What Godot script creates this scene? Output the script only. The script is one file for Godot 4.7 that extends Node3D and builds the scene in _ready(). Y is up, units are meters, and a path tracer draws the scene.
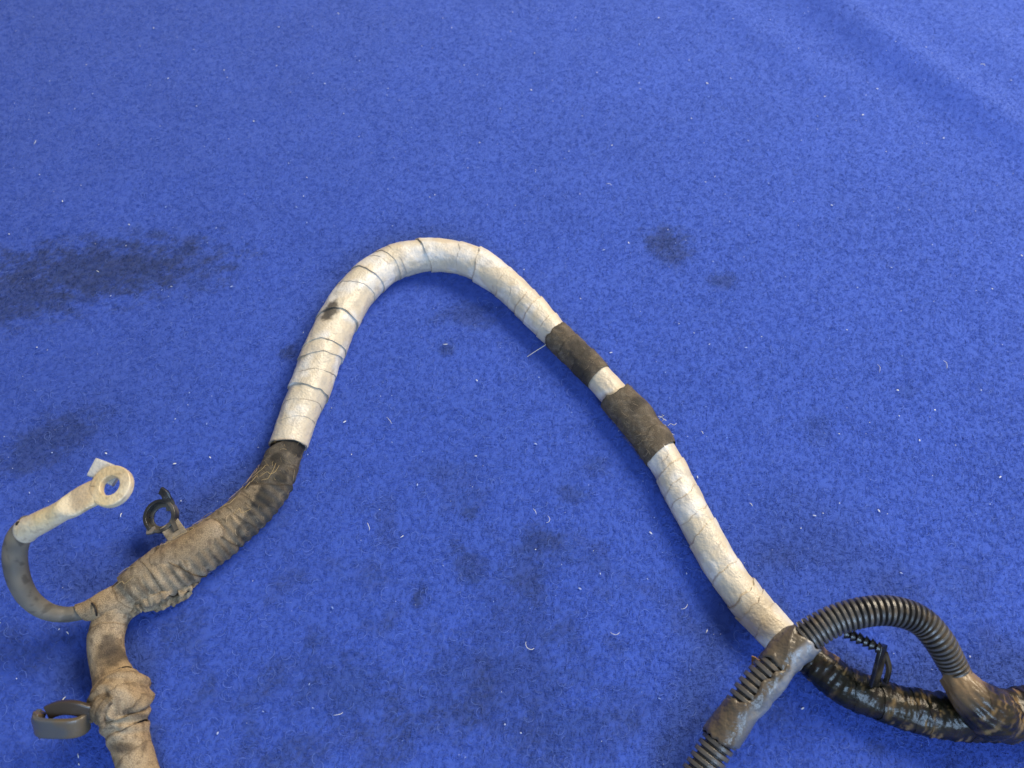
extends Node3D

# A soiled wiring harness lying on a blue felt cloth, seen from close above. Units are metres; y is up.
var rng := RandomNumberGenerator.new()
var n_fine := FastNoiseLite.new()
var n_mid := FastNoiseLite.new()
var n_big := FastNoiseLite.new()
var M := {}
var taken := {}

# ------------------------------------------------------------------ helpers
func noise(n: FastNoiseLite, seed_: int, freq: float, octaves: int) -> void:
	n.seed = seed_
	n.noise_type = FastNoiseLite.TYPE_SIMPLEX_SMOOTH
	n.frequency = freq
	n.fractal_type = FastNoiseLite.FRACTAL_FBM
	n.fractal_octaves = octaves

func numbered(called: String) -> String:
	var k: int = taken.get(called, 0)
	taken[called] = k + 1
	return called if k == 0 else "%s_%03d" % [called, k]

func tag(o: Node3D, label := "", category := "", group := "", kind := "") -> Node3D:
	if label: o.set_meta("label", label)
	if category: o.set_meta("category", category)
	if group: o.set_meta("group", group)
	if kind: o.set_meta("kind", kind)
	return o

func holder(called: String, parent: Node) -> Node3D:
	var o := Node3D.new()
	o.name = called
	parent.add_child(o, true)
	return o

func obj(called: String, mesh: Mesh, mat: Material, parent: Node) -> MeshInstance3D:
	var o := MeshInstance3D.new()
	o.name = called
	o.mesh = mesh
	o.material_override = mat
	o.cast_shadow = GeometryInstance3D.SHADOW_CASTING_SETTING_ON
	parent.add_child(o, true)
	return o

func mixc(a: Color, b: Color, t: float) -> Color:
	return a.lerp(b, clampf(t, 0.0, 1.0))

func ss(a: float, b: float, x: float) -> float:
	return smoothstep(a, b, x)

# a path: Catmull-Rom through Vector4(x, y, z, radius), sampled every ds, with a frame at each sample
class Path:
	var p := PackedVector3Array()
	var r := PackedFloat32Array()
	var t := PackedVector3Array()
	var side := PackedVector3Array()
	var up := PackedVector3Array()
	var ds := 0.0005
	var length := 0.0
	func frame(s: float) -> Array:
		var x: float = s / ds
		var i: int = clampi(int(floor(x)), 0, p.size() - 2)
		var q: float = x - i
		return [p[i] + (p[i + 1] - p[i]) * q, lerpf(r[i], r[i + 1], clampf(q, 0, 1)), t[i], side[i], up[i]]

func make_path(ctrl: Array, ref := Vector3.UP, step := 0.0005) -> Path:
	var path := Path.new()
	var raw: Array[Vector4] = []
	for i in ctrl.size() - 1:
		var b: Vector4 = ctrl[i]
		var c: Vector4 = ctrl[i + 1]
		var a: Vector4 = ctrl[i - 1] if i > 0 else b * 2.0 - c
		var d: Vector4 = ctrl[i + 2] if i + 2 < ctrl.size() else c * 2.0 - b
		var n := 40
		for k in n:
			var x := float(k) / n
			raw.append(0.5 * (2.0 * b + (c - a) * x + (2.0 * a - 5.0 * b + 4.0 * c - d) * x * x + (3.0 * b - a - 3.0 * c + d) * x * x * x))
	raw.append(ctrl[ctrl.size() - 1])
	path.ds = step
	var walked := 0.0
	var next := 0.0
	for i in raw.size() - 1:
		var a3 := Vector3(raw[i].x, raw[i].y, raw[i].z)
		var b3 := Vector3(raw[i + 1].x, raw[i + 1].y, raw[i + 1].z)
		var l := a3.distance_to(b3)
		while l > 0.0 and next <= walked + l:
			var q := (next - walked) / l
			path.p.append(a3.lerp(b3, q))
			path.r.append(lerpf(raw[i].w, raw[i + 1].w, q))
			next += step
		walked += l
	path.length = step * (path.p.size() - 1)
	for i in path.p.size():
		var t: Vector3 = (path.p[mini(i + 1, path.p.size() - 1)] - path.p[maxi(i - 1, 0)]).normalized()
		var side: Vector3 = t.cross(ref)
		side = side.normalized() if side.length() > 0.05 else t.cross(Vector3.RIGHT).normalized()
		path.t.append(t)
		path.side.append(side)
		path.up.append(side.cross(t).normalized())
	return path

# joins nu rows of nv points (rows along the path, points round it) to a smooth mesh; skirts: rows at which the shading breaks
func grid(nu: int, nv: int, pos: PackedVector3Array, col: PackedColorArray, closed: bool) -> ArrayMesh:
	var normals := PackedVector3Array()
	normals.resize(pos.size())
	var index := PackedInt32Array()
	var last := nv if closed else nv - 1
	index.resize((nu - 1) * last * 6)
	var w := 0
	for i in nu - 1:
		for j in last:
			var j2 := (j + 1) % nv
			var a := i * nv + j
			var b := a + nv
			var c := i * nv + j2
			var d := c + nv
			index[w] = a; index[w + 1] = b; index[w + 2] = c
			index[w + 3] = c; index[w + 4] = b; index[w + 5] = d
			w += 6
			var n := (pos[c] - pos[b]).cross(pos[d] - pos[a])
			n = (pos[d] - pos[a]).cross(pos[b] - pos[c])
			normals[a] += n; normals[b] += n; normals[c] += n; normals[d] += n
	for i in normals.size():
		normals[i] = normals[i].normalized()
	var arrays := []
	arrays.resize(Mesh.ARRAY_MAX)
	arrays[Mesh.ARRAY_VERTEX] = pos
	arrays[Mesh.ARRAY_NORMAL] = normals
	if col.size(): arrays[Mesh.ARRAY_COLOR] = col
	arrays[Mesh.ARRAY_INDEX] = index
	var m := ArrayMesh.new()
	m.add_surface_from_arrays(Mesh.PRIMITIVE_TRIANGLES, arrays)
	return m

# sweeps a cross-section along s0..s1: shape(s, phi, radius) gives (sideways, upwards); colour(s, phi, point) a linear colour
func sweep(path: Path, s0: float, s1: float, step: float, nv: int, shape: Callable, colour: Callable, caps := true) -> ArrayMesh:
	var nu := maxi(2, int(ceil((s1 - s0) / step)) + 1)
	var pos := PackedVector3Array()
	var col := PackedColorArray()
	for i in nu:
		var s := lerpf(s0, s1, float(i) / (nu - 1))
		var f := path.frame(s)
		var ring := PackedVector3Array()
		var rc := PackedColorArray()
		for j in nv:
			var phi := TAU * j / nv
			var o: Vector2 = shape.call(s, phi, f[1])
			var q: Vector3 = f[0] + f[3] * o.x + f[4] * o.y
			ring.append(q)
			rc.append(colour.call(s, phi, q))
		if caps and i == 0:
			for share in [0.0, 0.93, 0.93]:
				for j in nv:
					pos.append(f[0].lerp(ring[j], share)); col.append(rc[j])
		pos.append_array(ring); col.append_array(rc)
		if caps and i == nu - 1:
			for share in [0.93, 0.93, 0.0]:
				for j in nv:
					pos.append(f[0].lerp(ring[j], share)); col.append(rc[j])
	return grid(pos.size() / nv, nv, pos, col, true)

func one(c: Color) -> Callable:
	return func(_s, _phi, _q): return c

func round_(s: float, phi: float, r: float) -> Vector2:
	return Vector2(sin(phi), cos(phi)) * r

# a rounded rectangle of half width a and half thickness b
func box_shape(a: float, b: float, e := 5.0) -> Callable:
	return func(_s, phi, _r):
		var c := cos(phi)
		var d := sin(phi)
		var k := pow(pow(absf(d), e) + pow(absf(c), e), -1.0 / e)
		return Vector2(d * k * a, c * k * b)

func strip(points: Array, a: float, b: float, ref: Vector3, c: Callable) -> ArrayMesh:
	var path := make_path(points, ref, 0.0004)
	return sweep(path, 0.0, path.length, 0.0006, 56, box_shape(a, b, 8.0), c)

# one turn of tape: its first edge lies on top, its last edge goes under the next turn
func tape_turn(path: Path, s0: float, width: float, thick: float, tilt: float, phase: float, nv: int, shape: Callable, colour: Callable, jag: float) -> ArrayMesh:
	var rows := maxi(5, int(width / 0.00055))
	var pos := PackedVector3Array()
	var col := PackedColorArray()
	for i in range(-2, rows + 1):
		var u := maxf(0.0, float(i) / rows)
		for j in nv:
			var phi := TAU * j / nv
			var s := s0 + tilt * cos(phi - phase) + u * width
			var f := path.frame(s)
			s += jag * n_mid.get_noise_3dv(f[0] * 1.0 + Vector3(sin(phi), cos(phi), s0 * 300.0) * 0.004) * (1.0 - u)
			f = path.frame(s)
			var o: Vector2 = shape.call(s, phi, f[1])
			var lift := thick * pow(1.0 - u, 0.6) * (1.0 + 0.5 * n_mid.get_noise_3d(phi * 0.002, s0 * 2.0, 0.3))
			if i == -2:
				lift = -thick * 0.6
			o += o.normalized() * lift
			var q: Vector3 = f[0] + f[3] * o.x + f[4] * o.y
			pos.append(q)
			col.append(colour.call(s, phi, q, u * width))
	return grid(rows + 3, nv, pos, col, true)

func tape_round(parent: Node, mat: Material, path: Path, s0: float, s1: float, pitch: float, thick: float, shape: Callable, colour: Callable, nv := 72, tilt := 0.12, jag := 0.0012) -> void:
	var s := s0
	while s < s1 - pitch * 0.25:
		var w := pitch * rng.randf_range(0.6, 1.4)
		if s + w > s1 - pitch * 0.4: w = s1 - s
		var over := 0.0015 + pitch * tilt * 1.4 if s + w < s1 - 0.0001 else 0.0
		obj("tape_turn", tape_turn(path, s, w + over + thick, thick * rng.randf_range(0.35, 1.5), pitch * tilt * rng.randf_range(0.3, 1.6), rng.randf_range(0.9, 2.0), nv, shape, colour, jag), mat, parent)
		s += w

func bump(seed_: int, freq: float, strength: float, octaves := 3, type := FastNoiseLite.TYPE_SIMPLEX_SMOOTH) -> NoiseTexture2D:
	var n := FastNoiseLite.new()
	n.seed = seed_
	n.noise_type = type
	n.frequency = freq
	n.fractal_octaves = octaves
	var t := NoiseTexture2D.new()
	t.width = 512; t.height = 512
	t.seamless = true
	t.as_normal_map = true
	t.bump_strength = strength
	t.noise = n
	return t

func matt(roughness: float, normal: Texture2D = null, depth := 1.0, repeat := 40.0, specular := 0.5) -> StandardMaterial3D:
	var m := StandardMaterial3D.new()
	m.vertex_color_use_as_albedo = true
	m.roughness = roughness
	m.metallic_specular = specular
	if normal:
		m.uv1_triplanar = true
		m.uv1_scale = Vector3.ONE * repeat
		m.normal_enabled = true
		m.normal_texture = normal
		m.normal_scale = depth
	return m

# ------------------------------------------------------------------ the cloth
var stains: Array = []
var cloth_x := PackedFloat32Array()
var cloth_z := PackedFloat32Array()
var cloth_y := PackedFloat32Array()
var cloth_c := PackedColorArray()

# the cloth's grid point nearest to x, z
func cloth_near(x: float, z: float) -> int:
	return clampi(cloth_x.bsearch(x), 0, cloth_x.size() - 1) * cloth_z.size() + clampi(cloth_z.bsearch(z), 0, cloth_z.size() - 1)

func cloth_height(x: float, z: float) -> float:
	# fold running across the far right corner, and weaker ones beside it
	var a := Vector3(0.1440, 0.0000, -0.2742)
	var b := Vector3(0.2468, 0.0000, -0.1326)
	var dir := Vector2(b.x - a.x, b.z - a.z).normalized()
	var d := Vector2(x - a.x, z - a.z)
	var along := d.dot(dir)
	var off := d.cross(dir) + 0.006 * sin(along * 14.0)  # positive to the far right
	var h := 0.0090 * exp(-pow((off - 0.012) / 0.0145, 2.0)) * ss(-0.06, 0.03, along) * (1.0 - 0.5 * ss(0.10, 0.26, along))
	h += 0.0022 * exp(-pow((off - 0.062) / 0.016, 2.0)) * ss(0.03, 0.10, along)
	h += 0.0022 * exp(-pow((off + 0.040 - along * 0.12) / 0.010, 2.0)) * (1.0 - ss(0.05, 0.16, along)) * ss(-0.14, -0.04, along)
	h += 0.0010 + 0.0007 * n_big.get_noise_2d(x * 0.8, z * 0.8) + 0.0004 * n_big.get_noise_2d(x * 3.0 + 5.0, z * 3.0)
	return h

func stain_at(x: float, z: float) -> float:
	var m := 0.0
	for k: Array in stains:
		var at: Vector3 = k[0]
		var d := Vector2(x - at.x, z - at.z)
		if absf(d.x) > k[1] * 1.8 or absf(d.y) > k[2] * 1.8 + k[1] * absf(k[3]): continue
		d.y -= d.x * k[3]
		var q := Vector2(d.x / k[1], d.y / k[2]).length() + 0.55 * n_mid.get_noise_2d(x * 0.5 + 3.0, z * 0.8) + 0.55 * n_fine.get_noise_2d(x * 0.8, z * 1.3)
		m = maxf(m, (0.95 if k[1] > 0.019 else 0.75) * k[4] * (1.0 - ss(0.40, 1.2, q)))
	return m

func cloth_colour(x: float, z: float) -> Color:
	var base := Color(0.050, 0.100, 0.445)
	var g := n_fine.get_noise_2d(x * 2.2, z * 2.2)
	var w := n_big.get_noise_2d(x * 2.0 + 9.0, z * 2.0)
	base = base * (1.0 + 0.11 * g + 0.05 * w)
	# greyish wear and grime in the felt where work has been done on it, near the viewer
	var grime := ss(0.05, 0.5, n_mid.get_noise_2d(x * 0.22 + 1.7, z * 0.22 + 2.0)) * ss(-0.02, 0.10, z - 0.25 * absf(x + 0.03))
	base = mixc(base, Color(0.042, 0.066, 0.21), 0.75 * grime * (0.6 + g))
	var s := stain_at(x, z)
	base = mixc(base, Color(0.028, 0.042, 0.115), s * (0.92 + 0.4 * g))
	base.a = 1.0
	return base

func axis(lo: float, hi: float, dense_lo: float, dense_hi: float, step: float) -> PackedFloat32Array:
	var out := PackedFloat32Array()
	var x := lo
	while x < hi:
		out.append(x)
		x += step if x >= dense_lo and x < dense_hi else (minf(0.02, maxf(step, dense_lo - x)) if x < dense_lo else 0.02)
	out.append(hi)
	return out

func build_cloth() -> void:
	var xs := axis(-0.62, 0.62, -0.30, 0.30, 0.001)
	var zs := axis(-0.60, 0.45, -0.27, 0.17, 0.001)
	var pos := PackedVector3Array()
	var col := PackedColorArray()
	for x in xs:
		for z in zs:
			pos.append(Vector3(x, cloth_height(x, z) + 0.00005 * n_fine.get_noise_2d(x * 1.1, z * 1.1) - 0.0004, z))
			col.append(cloth_colour(x, z))
	cloth_x = xs
	cloth_z = zs
	cloth_c = col
	for q in pos: cloth_y.append(q.y)
	# columns run along x, rows along z, so that the upper side is the front
	var cloth := obj("felt_cloth", grid(xs.size(), zs.size(), pos, col, false), M.felt, self)
	tag(cloth, "blue felt cloth with dark stains lying under the wiring harness", "cloth", "", "structure")
	# the nap: single short bent hairs lying on the felt, in a few shapes
	var sorts := [[0.0009, 1.0, 100000], [0.0013, -1.3, 100000], [0.0018, 0.7, 70000], [0.0036, 2.4, 16000], [0.0046, -3.0, 9000]]
	for k in sorts.size():
		var sort: Array = sorts[k]
		var st := SurfaceTool.new()
		st.begin(Mesh.PRIMITIVE_TRIANGLES)
		var n := 4 if k < 3 else 7
		var w := 0.000052
		var q := Vector3.ZERO
		for i in n:
			var a2: float = sort[1] * (i + 0.5) / n
			var step := Vector3(cos(a2), 0, sin(a2)) * float(sort[0]) / n
			var q2 := q + step
			q2.y = (0.0004 if k < 3 else 0.0006) * sin(PI * (i + 1.0) / n)
			var across := Vector3(-sin(a2), 0, cos(a2)) * w
			var tall := Vector3(0, w * 1.4, 0)
			for quad in [[q - across, q + tall, q2 + tall, q2 - across], [q + tall, q + across, q2 + across, q2 + tall]]:
				for v in [0, 1, 2, 0, 2, 3]:
					st.add_vertex(quad[v])
			q = q2
		st.generate_normals()
		var mm := MultiMesh.new()
		mm.transform_format = MultiMesh.TRANSFORM_3D
		mm.use_colors = true
		mm.mesh = st.commit()
		mm.instance_count = sort[2]
		for i in int(sort[2]):
			var z := rng.randf_range(-0.275, 0.185)
			var x := rng.randf_range(-1.0, 1.0) * lerpf(0.32, 0.20, (z + 0.275) / 0.46)
			var at := cloth_near(x, z)
			# most hairs lie along the direction in which the felt was brushed
			var turn := rng.randf() * TAU if k > 2 or rng.randf() < 0.45 else rng.randfn(0.3, 0.5)
			var b := Basis(Vector3.UP, turn).scaled(Vector3.ONE * rng.randf_range(0.8, 1.3))
			mm.set_instance_transform(i, Transform3D(b, Vector3(x, cloth_y[at] + 0.00002, z)))
			var c: Color = cloth_c[at] * rng.randf_range(0.89, 1.14)
			if k > 2:
				c = mixc(c, Color(0.17, 0.26, 0.66), pow(rng.randf(), 2.0) * 0.7 * (1.0 - ss(0.0, 0.5, 0.45 - cloth_c[at].b)))
			c.a = 1.0
			mm.set_instance_color(i, c)
		var nap := MultiMeshInstance3D.new()
		nap.name = "felt_nap"
		nap.multimesh = mm
		nap.material_override = M.nap
		tag(nap, "", "", "", "stuff")
		cloth.add_child(nap, true)

# a wisp of lint: a thin bent hair lying on the cloth
func hair(points: Array, r: float, c: Color) -> ArrayMesh:
	var path := make_path(points, Vector3.UP, 0.0002)
	return sweep(path, 0.0, path.length, 0.0004, 8, func(s, phi, _r): return round_(s, phi, r * (0.5 + 0.5 * sqrt(maxf(0.02, sin(PI * clampf(s / path.length, 0, 1)))))), one(c))

func lint(at: Vector3, length: float, curl: float, turn: float, r: float, label: String, group := "") -> void:
	var pts: Array = []
	var q := at
	var ang := turn
	for k in 7:
		pts.append(Vector4(q.x, q.y + 0.0004 + r + 0.0005 * sin(PI * k / 6.0), q.z, r))
		ang += curl / 6.0 + rng.randf_range(-0.25, 0.25)
		q += Vector3(cos(ang), 0, sin(ang)) * length / 6.0
		q.y = cloth_height(q.x, q.z)
	var o := obj(numbered("lint_fibre"), hair(pts, r, Color(0.62, 0.64, 0.66)), M.lint, self)
	tag(o, label, "lint", group)

# ------------------------------------------------------------------ colours of the harness
func white_colour(s: float, phi: float, q: Vector3, from_edge: float) -> Color:
	var c := Color(0.535, 0.478, 0.375)
	var b := n_mid.get_noise_3dv(q * 0.35)
	c = mixc(c, Color(0.60, 0.585, 0.55), ss(-0.12, 0.25, b))
	c = mixc(c, Color(0.55, 0.42, 0.25), 0.22 * ss(0.12, 0.5, n_mid.get_noise_3dv(q * 0.5 + Vector3(0.2, 0, 0))))
	c = mixc(c, Color(0.40, 0.31, 0.2), 0.25 * ss(0.25, 0.6, n_fine.get_noise_3dv(q * 0.7)))
	c = mixc(c, Color(0.40, 0.37, 0.32), 0.5 * ss(0.1, 0.45, n_mid.get_noise_3dv(q * 0.8 + Vector3(0, 0.7, 0))))
	# dirt caught along the glued edge of the tape
	c = mixc(c, Color(0.20, 0.14, 0.09), 0.65 * (1.0 - ss(0.0, 0.0006, from_edge)) * ss(-0.25, 0.2, n_mid.get_noise_3dv(q * 0.6 + Vector3(0, 0.3, 0))))
	# one black smear, on the rising left side
	var d := (q - Vector3(-0.0737, 0.0140, -0.0253)) * Vector3(1, 0.6, 1)
	c = mixc(c, Color(0.07, 0.06, 0.05), 0.95 * (1.0 - ss(0.0022, 0.0042, Vector2(d.x + d.z * 0.5, d.z * 0.55 - d.x * 0.35).length() + 0.0014 * n_fine.get_noise_3dv(q))))
	return c

func dark_colour(s: float, phi: float, q: Vector3, from_edge: float) -> Color:
	var c := Color(0.125, 0.098, 0.066)
	c = mixc(c, Color(0.20, 0.165, 0.12), ss(-0.1, 0.4, n_fine.get_noise_3dv(q * 0.8)) * 0.8)
	c = mixc(c, Color(0.035, 0.030, 0.026), 0.8 * ss(0.0, 0.4, n_mid.get_noise_3dv(q * 0.25)))
	return mixc(c, Color(0.02, 0.017, 0.014), 0.6 * (1.0 - ss(0.0, 0.0007, from_edge)))

var trunk_stains := [[Vector3(-0.1333, 0.0100, 0.1055), 0.0028, 0.0055], [Vector3(-0.1297, 0.0100, 0.1096), 0.0032, 0.0045], [Vector3(-0.1186, 0.0110, 0.1358), 0.0050, 0.0018], [Vector3(-0.1314, 0.0100, 0.1242), 0.0026, 0.0045], [Vector3(-0.1195, 0.0090, 0.1264), 0.0045, 0.0010]]

func beige_colour(s: float, phi: float, q: Vector3, from_edge: float) -> Color:
	var c := Color(0.44, 0.325, 0.195)
	c = mixc(c, Color(0.52, 0.41, 0.275), ss(-0.2, 0.4, n_mid.get_noise_3dv(q * 0.3)))
	c = mixc(c, Color(0.18, 0.13, 0.085), 0.7 * ss(0.0, 0.5, n_fine.get_noise_3dv(q * 0.8)))
	for k in trunk_stains:
		var d: Vector3 = q - k[0]
		c = mixc(c, Color(0.075, 0.060, 0.048), 0.8 * (1.0 - ss(0.4, 1.25, Vector2(d.x / k[1], d.z / k[2]).length() + 0.7 * n_mid.get_noise_3dv(q * 0.5))))
	return mixc(c, Color(0.12, 0.085, 0.055), 0.6 * (1.0 - ss(0.0, 0.0007, from_edge)))

func branch_colour(s: float, phi: float, q: Vector3, from_edge: float) -> Color:
	# tan dusty cloth tape that darkens to grey-black where the dust is rubbed off (towards the white sleeve)
	var dusty := ss(0.025, 0.030, s + 0.010 * n_mid.get_noise_3dv(q * 0.5) - 0.012 * ss(0.1, 0.7, -sin(phi)))
	var c := mixc(Color(0.125, 0.108, 0.085), Color(0.41, 0.318, 0.205), dusty)
	c = mixc(c, Color(0.085, 0.066, 0.044), 0.75 * ss(0.08, 0.4, n_fine.get_noise_3d(s * 1.2, phi * 0.0012, 0.8)))
	c = mixc(c, Color(0.54, 0.44, 0.30), (0.2 + 0.5 * dusty) * ss(0.05, 0.6, n_fine.get_noise_3dv(q * 0.6)))
	c = mixc(c, Color(0.028, 0.024, 0.020), 0.85 * ss(0.08, 0.30, n_mid.get_noise_3dv(q * 0.34 + Vector3(0.3, 0.1, 0))) * (1.0 - 0.5 * dusty))
	return mixc(c, Color(0.05, 0.038, 0.026), 0.7 * (1.0 - ss(0.0, 0.0008, from_edge)))

func black_colour(s: float, phi: float, q: Vector3, from_edge: float) -> Color:
	var c := Color(0.009, 0.008, 0.007)
	var streak := n_fine.get_noise_3d(s * 1.3, phi * 0.0016, 0.4)
	c = mixc(c, Color(0.27, 0.175, 0.07), 0.85 * ss(0.10, 0.42, streak) * ss(-0.25, 0.2, n_mid.get_noise_3dv(q * 0.3)))
	c = mixc(c, Color(0.06, 0.044, 0.028), 0.35 * ss(0.05, 0.45, n_mid.get_noise_3dv(q * 0.3 + Vector3(0, 0, 0.7))))
	return c

func tube_shape(amount: float, fine: float) -> Callable:
	return func(s, phi, r):
		var d := Vector2(sin(phi), cos(phi))
		var k: float = 1.0 + amount * n_mid.get_noise_3d(s * 0.35, d.x * 0.006, d.y * 0.006) + fine * n_fine.get_noise_3d(s * 0.8, d.x * 0.005, d.y * 0.005)
		return d * r * k

# ------------------------------------------------------------------ the scene
func _ready() -> void:
	rng.seed = 71
	noise(n_fine, 3, 420.0, 3)
	noise(n_mid, 8, 160.0, 3)
	noise(n_big, 21, 9.0, 2)
	# camera
	var cam := Camera3D.new()
	cam.name = "camera"
	cam.fov = 52.0
	cam.near = 0.01
	cam.far = 20.0
	var optics := CameraAttributesPhysical.new()
	optics.frustum_focal_length = 24.604
	optics.frustum_focus_distance = 0.298
	optics.exposure_aperture = 13.0
	cam.attributes = optics
	add_child(cam)
	cam.look_at_from_position(Vector3(0, 0.27713, 0.16), Vector3.ZERO)
	# the pale room around, out of view, and two large lamps: a neutral one behind to the right, a bluish one to the right of the viewer
	var env := Environment.new()
	env.background_mode = Environment.BG_COLOR
	env.background_color = Color(0.29, 0.30, 0.32).linear_to_srgb()
	env.tonemap_mode = Environment.TONE_MAPPER_LINEAR
	env.tonemap_exposure = 1.0
	env.sdfgi_enabled = true
	env.ssao_enabled = true
	env.ssil_enabled = true
	var we := WorldEnvironment.new()
	we.name = "environment"
	we.environment = env
	add_child(we)
	lamp_panel(Vector3(0.52, 0.70, -0.50), Vector2(0.6, 0.42), 1.68, Color(1.0, 0.93, 0.82), "large warm white lamp panel behind the cloth, above its far right corner")
	lamp_panel(Vector3(0.25, 0.70, 0.95), Vector2(0.6, 0.4), 1.0, Color(0.70, 0.84, 1.0), "large cool white lamp panel above the near side of the cloth")
	build_materials()
	stains = [  # centre, half length, half depth, slope, strength
		[Vector3(-0.1847, 0.0000, -0.0573), 0.060, 0.020, -0.10, 0.88], [Vector3(-0.2104, 0.0000, -0.0474), 0.030, 0.020, 0.0, 0.8], [Vector3(-0.1478, 0.0000, -0.0612), 0.022, 0.018, 0.1, 0.45], [Vector3(-0.1877, 0.0000, -0.0721), 0.004, 0.004, 0.0, 1.0],
		[Vector3(0.0705, 0.0000, -0.0721), 0.012, 0.011, 0.2, 0.95], [Vector3(0.0923, 0.0000, -0.0517), 0.007, 0.005, 0.0, 0.7], [Vector3(-0.0923, 0.0000, -0.0144), 0.005, 0.004, 0.0, 0.9], [Vector3(-0.1804, 0.0000, 0.0252), 0.020, 0.012, -0.4, 0.6], [Vector3(-0.1868, 0.0000, 0.0359), 0.012, 0.006, -0.3, 0.7],
		[Vector3(-0.0180, 0.0000, -0.0336), 0.016, 0.007, 0.0, 0.65], [Vector3(-0.0275, 0.0000, -0.0164), 0.004, 0.004, 0.0, 0.8], [Vector3(0.0102, 0.0000, 0.0676), 0.008, 0.008, 0.0, 0.85], [Vector3(0.0046, 0.0000, 0.0768), 0.010, 0.014, 0.0, 0.6], [Vector3(-0.0151, 0.0000, 0.0750), 0.008, 0.007, 0.4, 0.7],
		[Vector3(-0.0326, 0.0000, 0.0875), 0.0025, 0.007, 0.0, 0.9], [Vector3(-0.0040, 0.0000, 0.1141), 0.035, 0.016, 0.0, 0.42], [Vector3(-0.0538, 0.0000, 0.1173), 0.020, 0.014, 0.0, 0.4], [Vector3(0.0222, 0.0000, 0.0486), 0.007, 0.004, 0.2, 0.6], [Vector3(0.0337, 0.0000, 0.0371), 0.005, 0.005, 0.0, 0.5],
		[Vector3(0.1203, 0.0000, 0.0209), 0.006, 0.010, 0.0, 0.35], [Vector3(0.0156, 0.0000, 0.1295), 0.030, 0.012, 0.0, 0.4], [Vector3(-0.0156, 0.0000, 0.0561), 0.004, 0.003, 0.0, 0.7], [Vector3(0.0389, 0.0000, 0.1204), 0.010, 0.008, 0.0, 0.4], [Vector3(0.0028, 0.0000, 0.0944), 0.018, 0.014, 0.3, 0.4],
		[Vector3(-0.1463, 0.0000, -0.0756), 0.006, 0.003, 0.0, 0.6], [Vector3(-0.1628, 0.0000, -0.0779), 0.007, 0.003, 0.0, 0.8], [Vector3(-0.0294, 0.0000, 0.0380), 0.012, 0.004, 0.0, 0.25], [Vector3(0.1585, 0.0000, 0.0051), 0.005, 0.004, 0.0, 0.3],
	]
	build_cloth()
	build_harness()
	build_lint()

func lamp_panel(at: Vector3, size: Vector2, energy: float, tint: Color, label: String) -> void:
	var root := holder(numbered("lamp_panel"), self)
	tag(root, label, "lamp")
	root.look_at_from_position(at, Vector3(0.0, 0, -0.02))
	var frame := BoxMesh.new()
	frame.size = Vector3(size.x + 0.04, size.y + 0.04, 0.03)
	var fm := StandardMaterial3D.new()
	fm.albedo_color = Color(0.7, 0.7, 0.7)
	obj("housing", frame, fm, root).position.z = 0.03
	var face := BoxMesh.new()
	face.size = Vector3(size.x, size.y, 0.004)
	var gm := StandardMaterial3D.new()
	gm.albedo_color = Color(0.8, 0.8, 0.8)
	gm.emission_enabled = true
	gm.emission = tint
	gm.emission_energy_multiplier = 0.6
	obj("glowing_lamp_face", face, gm, root).position.z = 0.010
	var l := AreaLight3D.new()
	l.name = "lamp_light"
	l.area_size = size
	l.light_energy = energy
	l.light_color = tint
	l.shadow_enabled = true
	l.area_range = 6.0
	root.add_child(l)

func build_materials() -> void:
	var weave := bump(4, 0.13, 6.0)
	var crepe := bump(9, 0.025, 9.0, 4)
	# fine grit and fibre of the tapes, as a tint
	var gn := FastNoiseLite.new()
	gn.seed = 31
	gn.frequency = 0.09
	gn.fractal_octaves = 3
	var ramp := Gradient.new()
	ramp.set_color(0, Color(0.66, 0.66, 0.66))
	ramp.set_color(1, Color(1, 1, 1))
	ramp.set_offset(0, 0.25)
	ramp.set_offset(1, 0.72)
	var grit := NoiseTexture2D.new()
	grit.width = 512; grit.height = 512
	grit.seamless = true
	grit.noise = gn
	grit.color_ramp = ramp
	M.felt = matt(1.0, bump(2, 0.08, 8.0, 4), 0.6, 60.0, 0.2)
	M.felt.rim_enabled = true
	M.felt.rim = 0.25
	M.felt.rim_tint = 0.9
	M.nap = matt(0.9, null, 1.0, 1.0, 0.2)
	M.lint = matt(0.9)
	M.white = matt(0.38, crepe, 0.6, 60.0, 0.5)
	M.dark = matt(0.62, weave, 1.0, 45.0, 0.45)
	M.beige = matt(0.78, weave, 0.8, 45.0, 0.35)
	M.branch = matt(0.66, weave, 0.9, 45.0, 0.4)
	M.black = matt(0.30, crepe, 0.35, 50.0, 0.45)
	M.vinyl = matt(0.32, crepe, 0.7, 40.0, 0.55)
	M.plastic = matt(0.24, weave, 0.25, 60.0, 0.55)
	M.rubber = matt(0.5, weave, 0.35, 60.0, 0.45)
	M.metal = matt(0.42, crepe, 0.6, 60.0, 0.7)
	for name_ in ["dark", "beige", "branch"]:
		M[name_].albedo_texture = grit

func build_harness() -> void:
	var harness := holder("wiring_harness", self)
	tag(harness, "dirty wiring harness in white, beige and black tape curving across the blue felt cloth", "wiring harness")
	harness_white(harness)
	harness_branch(harness)
	harness_trunk(harness)
	harness_cable(harness)
	harness_clips(harness)
	harness_black(harness)
	harness_conduit(harness)

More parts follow.
